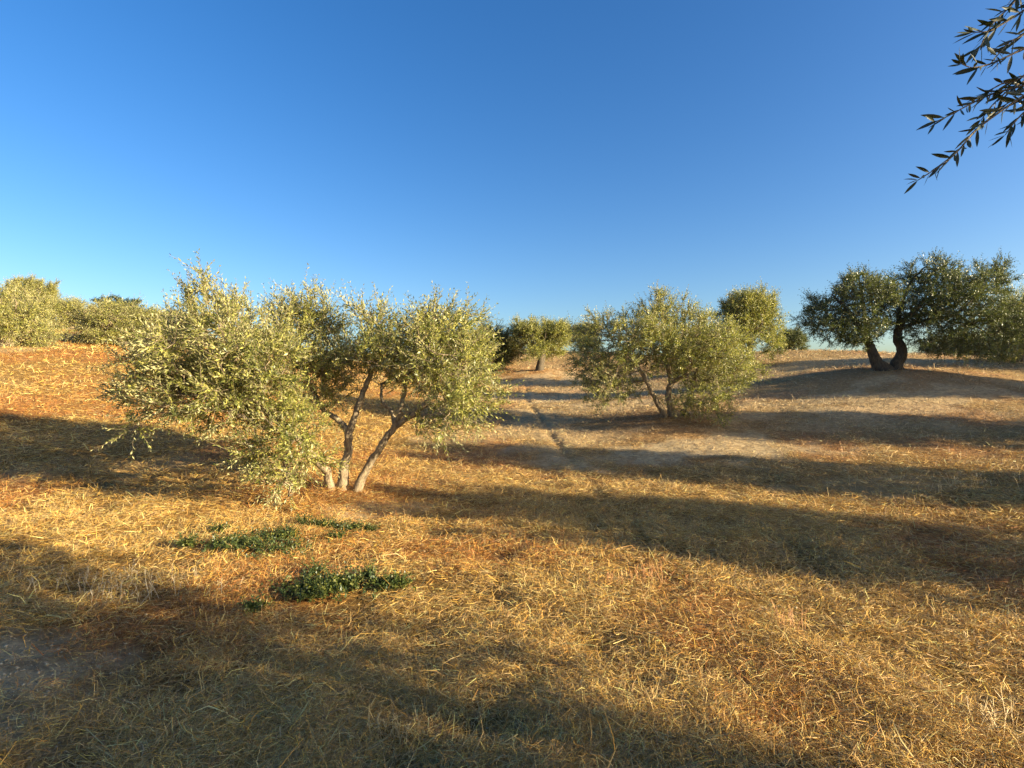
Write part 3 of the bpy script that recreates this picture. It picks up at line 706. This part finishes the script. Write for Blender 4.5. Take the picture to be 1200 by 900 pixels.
def branch():
    Y = 1.55
    jn = [-1.35, .9, 2.35]                                     # where the limb leaves the crown
    tw = [[(1215, 52, Y), (1200, 57, Y), (1163, 74, Y), (1140, 79, Y - .02), (1127, 75, Y - .03)],
          [(1215, -40, Y), (1198, -18, Y), (1187, 4, Y), (1163, 28, Y), (1148, 56, Y)],
          [(1215, 95, Y + .05), (1200, 100, Y + .05), (1163, 110, Y + .04), (1135, 123, Y + .03), (1117, 133, Y), (1096, 143, Y)],
          [(1215, 100, Y), (1200, 112, Y), (1173, 130, Y), (1143, 153, Y), (1127, 172, Y - .02), (1112, 187, Y - .03), (1092, 201, Y - .03), (1076, 211, Y - .04)],
          [(1215, 88, Y + .1), (1190, 100, Y + .1), (1168, 118, Y + .1), (1150, 140, Y + .1)],
          [(1215, 0, Y), (1200, 12, Y), (1180, 25, Y), (1160, 36, Y), (1140, 38, Y)],
          [(1225, 120, Y), (1205, 128, Y), (1190, 142, Y), (1178, 158, Y)],
          [(1220, 70, Y), (1195, 92, Y + .02), (1172, 99, Y + .03), (1158, 108, Y + .04)], [(1220, 20, Y + .03), (1200, 40, Y + .03), (1182, 50, Y + .02), (1168, 66, Y)],
           [(1225, 110, Y + .08), (1204, 122, Y + .08), (1188, 118, Y + .08), (1170, 128, Y + .08)]]
    hub = M(1260, 40, Y + .02)
    paths = [(smooth_poly([jn, [(jn[0] + hub[0]) / 2, (jn[1] + hub[1]) / 2, (jn[2] + hub[2]) / 2 + .08], hub], 6), np.linspace(.022, .009, 13))]
    LB = []; LD = []; LN = []; LL = []
    for q in tw:
        pts = smooth_poly([hub] + [M(*p) for p in q], 7); n = len(pts)
        paths.append((pts, np.linspace(.0042, .0011, n)))
        seg = np.linalg.norm(np.diff(pts, axis=0), axis=1); cum = np.r_[0, np.cumsum(seg)]
        s = cum[-1] * .22
        k = 0
        while s < cum[-1]:
            p = np.array([np.interp(s, cum, pts[:, a]) for a in range(3)]); p2 = np.array([np.interp(min(s + .01, cum[-1]), cum, pts[:, a]) for a in range(3)])
            p1 = np.array([np.interp(s - .01, cum, pts[:, a]) for a in range(3)])
            t = unit(p2 - p1); ax = unit(np.cross(t, [0, 0, 1.0])) if k % 2 else unit(np.cross(t, unit(np.cross(t, [0, 0, 1.0]))))
            for sg in (1, -1):
                if g.random() < .12: continue
                d = unit(t * 1.0 + sg * ax * (.35 + .6 * g.random()) + g.normal(size=3) * .22 + [0, 0, -.08])
                LB.append(p); LD.append(d); LN.append(unit(np.cross(d, g.normal(size=3)))); LL.append(.038 + .026 * g.random())
            s += .012 + .013 * g.random(); k += 1
        for e in range(3):
            d = unit(pts[-1] - pts[-3]) + g.normal(size=3) * .35; d = unit(d)
            LB.append(pts[-1]); LD.append(d); LN.append(unit(np.cross(d, g.normal(size=3)))); LL.append(.036 + .02 * g.random())
    V, Fc = tubes(paths, 7)
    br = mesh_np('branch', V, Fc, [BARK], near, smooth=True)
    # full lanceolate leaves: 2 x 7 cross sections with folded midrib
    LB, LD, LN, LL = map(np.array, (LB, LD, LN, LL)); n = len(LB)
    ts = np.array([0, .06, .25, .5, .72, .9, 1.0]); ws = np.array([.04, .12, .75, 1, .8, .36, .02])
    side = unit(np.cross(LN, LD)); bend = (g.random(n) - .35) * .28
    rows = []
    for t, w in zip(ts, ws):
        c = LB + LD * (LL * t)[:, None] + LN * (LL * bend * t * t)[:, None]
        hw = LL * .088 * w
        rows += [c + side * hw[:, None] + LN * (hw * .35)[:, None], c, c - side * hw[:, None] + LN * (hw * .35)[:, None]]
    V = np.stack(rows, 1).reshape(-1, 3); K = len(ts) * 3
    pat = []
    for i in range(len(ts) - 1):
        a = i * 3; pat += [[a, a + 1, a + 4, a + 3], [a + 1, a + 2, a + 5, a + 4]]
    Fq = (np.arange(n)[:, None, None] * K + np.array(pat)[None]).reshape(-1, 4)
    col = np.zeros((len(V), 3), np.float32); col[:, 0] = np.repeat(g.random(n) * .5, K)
    mesh_np('leaf_cluster', V, Fq, [NEAR_SHADE_LEAF], br, color=col, smooth=True)
branch()

# ---- low green weeds
def weed(cx, cy, rx, ry, a, n, label, seed, h=.10):
    g = np.random.default_rng(seed)
    z0 = ground_z(cx, cy); root = empty('weed_patch', (cx, cy, z0)); tag(root, label, 'weeds')
    lob = [(0, 0, .9, .6)] + [((g.random() - .5) * 1.5, (g.random() - .5) * 1.2, .25 + .3 * g.random(), .25 + .4 * g.random()) for _ in range(6)] + [((g.random() - .5) * 2.3, (g.random() - .5) * 2.2, .04 + .10 * g.random(), .05 + .12 * g.random()) for _ in range(5)]
    X = []
    for k in range(n):
        l = lob[g.integers(len(lob))]; q = g.normal(size=2) * .42; p = (l[0] + q[0] * l[2]) * rx; s = (l[1] + q[1] * l[3]) * ry
        X.append((p * math.cos(a) - s * math.sin(a), p * math.sin(a) + s * math.cos(a)))
    X = np.array(X); z = H(X[:, 0] + cx, X[:, 1] + cy) - z0
    b = np.c_[X, z + .01 + g.random(n) * h * .5]
    d = unit(g.normal(size=(n, 3)) * [1, 1, .35] + [0, 0, .7])
    LV, LF, LT, st = sprays(b, d, (.03 + .13 * g.random(n) ** 2), 4, .030, g, lw=.24)
    SV, SF = stem_tris(st, .0018)
    V = np.vstack([LV, SV]); col = np.zeros((len(V), 3), np.float32); col[:len(LV), 0] = LT
    mesh_np('foliage', V, np.vstack([LF, SF + len(LV)]), [WEED, WEED], root, midx=np.r_[np.zeros(len(LF), int), np.ones(len(SF), int)], color=col)
def flat(u, v, Y=None):
    # intersect the viewing ray with the ground
    Y = 2.0
    for _ in range(4000):
        x = (u - CX) / F * Y
        if EYE - (v - CY) / F * Y < ground_z(x, Y): break
        Y += .02
    return x, Y
x, y = flat(308, 645); weed(x, y, .62, .42, .25, 1050, 'largest patch of low green weeds, left of the foreground olive shadow', 1)
x, y = flat(392, 698); weed(x, y, .52, .34, .1, 850, 'darker patch of low green weeds nearest the viewer', 2)
x, y = flat(396, 622); weed(x, y, .40, .10, -.1, 420, 'thin strip of low weeds just in front of the foreground olive trunk', 3, .06)

# ---- standing dry weeds
def stalks(u, v, n, spread, hgt, tint, label, seed):
    g = np.random.default_rng(seed); x, y = flat(u, v); z0 = ground_z(x, y)
    root = empty('dry_weed', (x, y, z0)); tag(root, label, 'dry weeds')
    for k in range(n):
        paths = []
        p = np.r_[g.normal(size=2) * [spread, spread * .35], 0]; p[2] = float(H(np.array([x + p[0]]), np.array([y + p[1]]))[0]) - z0
        d = unit(np.r_[g.normal(size=2) * .3, 1]); hh = hgt * (.5 + .6 * g.random()); b = g.normal(size=3) * .06 * hh
        m = p + d * hh * .55; e = p + d * hh + b
        paths.append(([p, m, e], [.0022, .0017, .0008]))
        for q in range(g.integers(1, 4)):
            s0 = p + d * hh * (.45 + .4 * g.random()); dd = unit(d + g.normal(size=3) * .55)
            paths.append(([s0, s0 + dd * hh * .12, s0 + dd * hh * .26], [.0014, .0018, .0008]))
        V, Fq = tubes(paths, 3)
        mesh_np('stalk', V, Fq, [STRAW], root, color=np.tile(np.array(tint) * (.75 + .5 * g.random()), (len(V), 1)))

stalks(150, 698, 70, .42, .16, (.62, .50, .32), 'pale bleached stalks standing in the shade at the left', 1)
stalks(712, 688, 16, .08, .17, (.45, .22, .09), 'reddish dry weed left of centre of the lower lit strip', 2)
stalks(768, 684, 18, .10, .20, (.45, .22, .09), 'reddish dry weed on the shadow edge below the bushy middle olive', 3)
stalks(925, 740, 16, .06, .16, (.42, .22, .10), 'thin reddish weed in the lit strip at the lower right', 4)
stalks(1120, 572, 40, .55, .24, (.62, .47, .26), 'pale tall dry stalks near the right edge below the grey bare soil', 5)
stalks(455, 868, 22, .07, .12, (.62, .46, .22), 'small tuft of yellow straw at the bottom left of centre', 6)
stalks(1165, 862, 20, .10, .18, (.55, .42, .24), 'pale broken stalks at the bottom right corner', 7)

# ------------------------------------------------------------------ world, sun, camera
w = bpy.data.worlds.new('World'); scene.world = w; w.use_nodes = True
nt = w.node_tree; nt.nodes.clear()
bg = nt.nodes.new('ShaderNodeBackground'); sky = nt.nodes.new('ShaderNodeTexSky'); wo = nt.nodes.new('ShaderNodeOutputWorld')
sky.sky_type = 'NISHITA'; sky.sun_disc = False; sky.sun_elevation = SUN_EL; sky.sun_rotation = SUN_AZ
sky.air_density = 1.0; sky.dust_density = 2.2; sky.ozone_density = 2.5; sky.altitude = 300
hs = nt.nodes.new('ShaderNodeHueSaturation'); hs.inputs['Saturation'].default_value = 1.32; hs.inputs['Hue'].default_value = .509; hs.inputs['Value'].default_value = 1
nt.links.new(sky.outputs[0], hs.inputs['Color']); nt.links.new(hs.outputs[0], bg.inputs[0]); bg.inputs[1].default_value = .078
nt.links.new(bg.outputs[0], wo.inputs[0])
sl = bpy.data.lights.new('sun', 'SUN'); sl.energy = 5.0; sl.angle = R(.5); sl.color = (1, .85, .57)
so = bpy.data.objects.new('sun', sl); COL.objects.link(so)
sd = Vector((math.sin(SUN_AZ) * math.cos(SUN_EL), math.cos(SUN_AZ) * math.cos(SUN_EL), math.sin(SUN_EL)))
so.rotation_euler = sd.to_track_quat('Z', 'Y').to_euler()
cam = bpy.data.cameras.new('camera'); cam.sensor_width = 36; cam.lens = 36 * F / 1200; cam.clip_end = 9000; cam.clip_start = .05
co = bpy.data.objects.new('camera', cam); COL.objects.link(co); co.location = (0, 0, EYE); co.rotation_euler = (R(90), 0, 0)
scene.camera = co
vs = scene.view_settings; vs.view_transform = 'Standard'; vs.look = 'None'; vs.gamma = 1; vs.exposure = 1.72; vs.use_curve_mapping = False
scene.cycles.max_bounces = 6
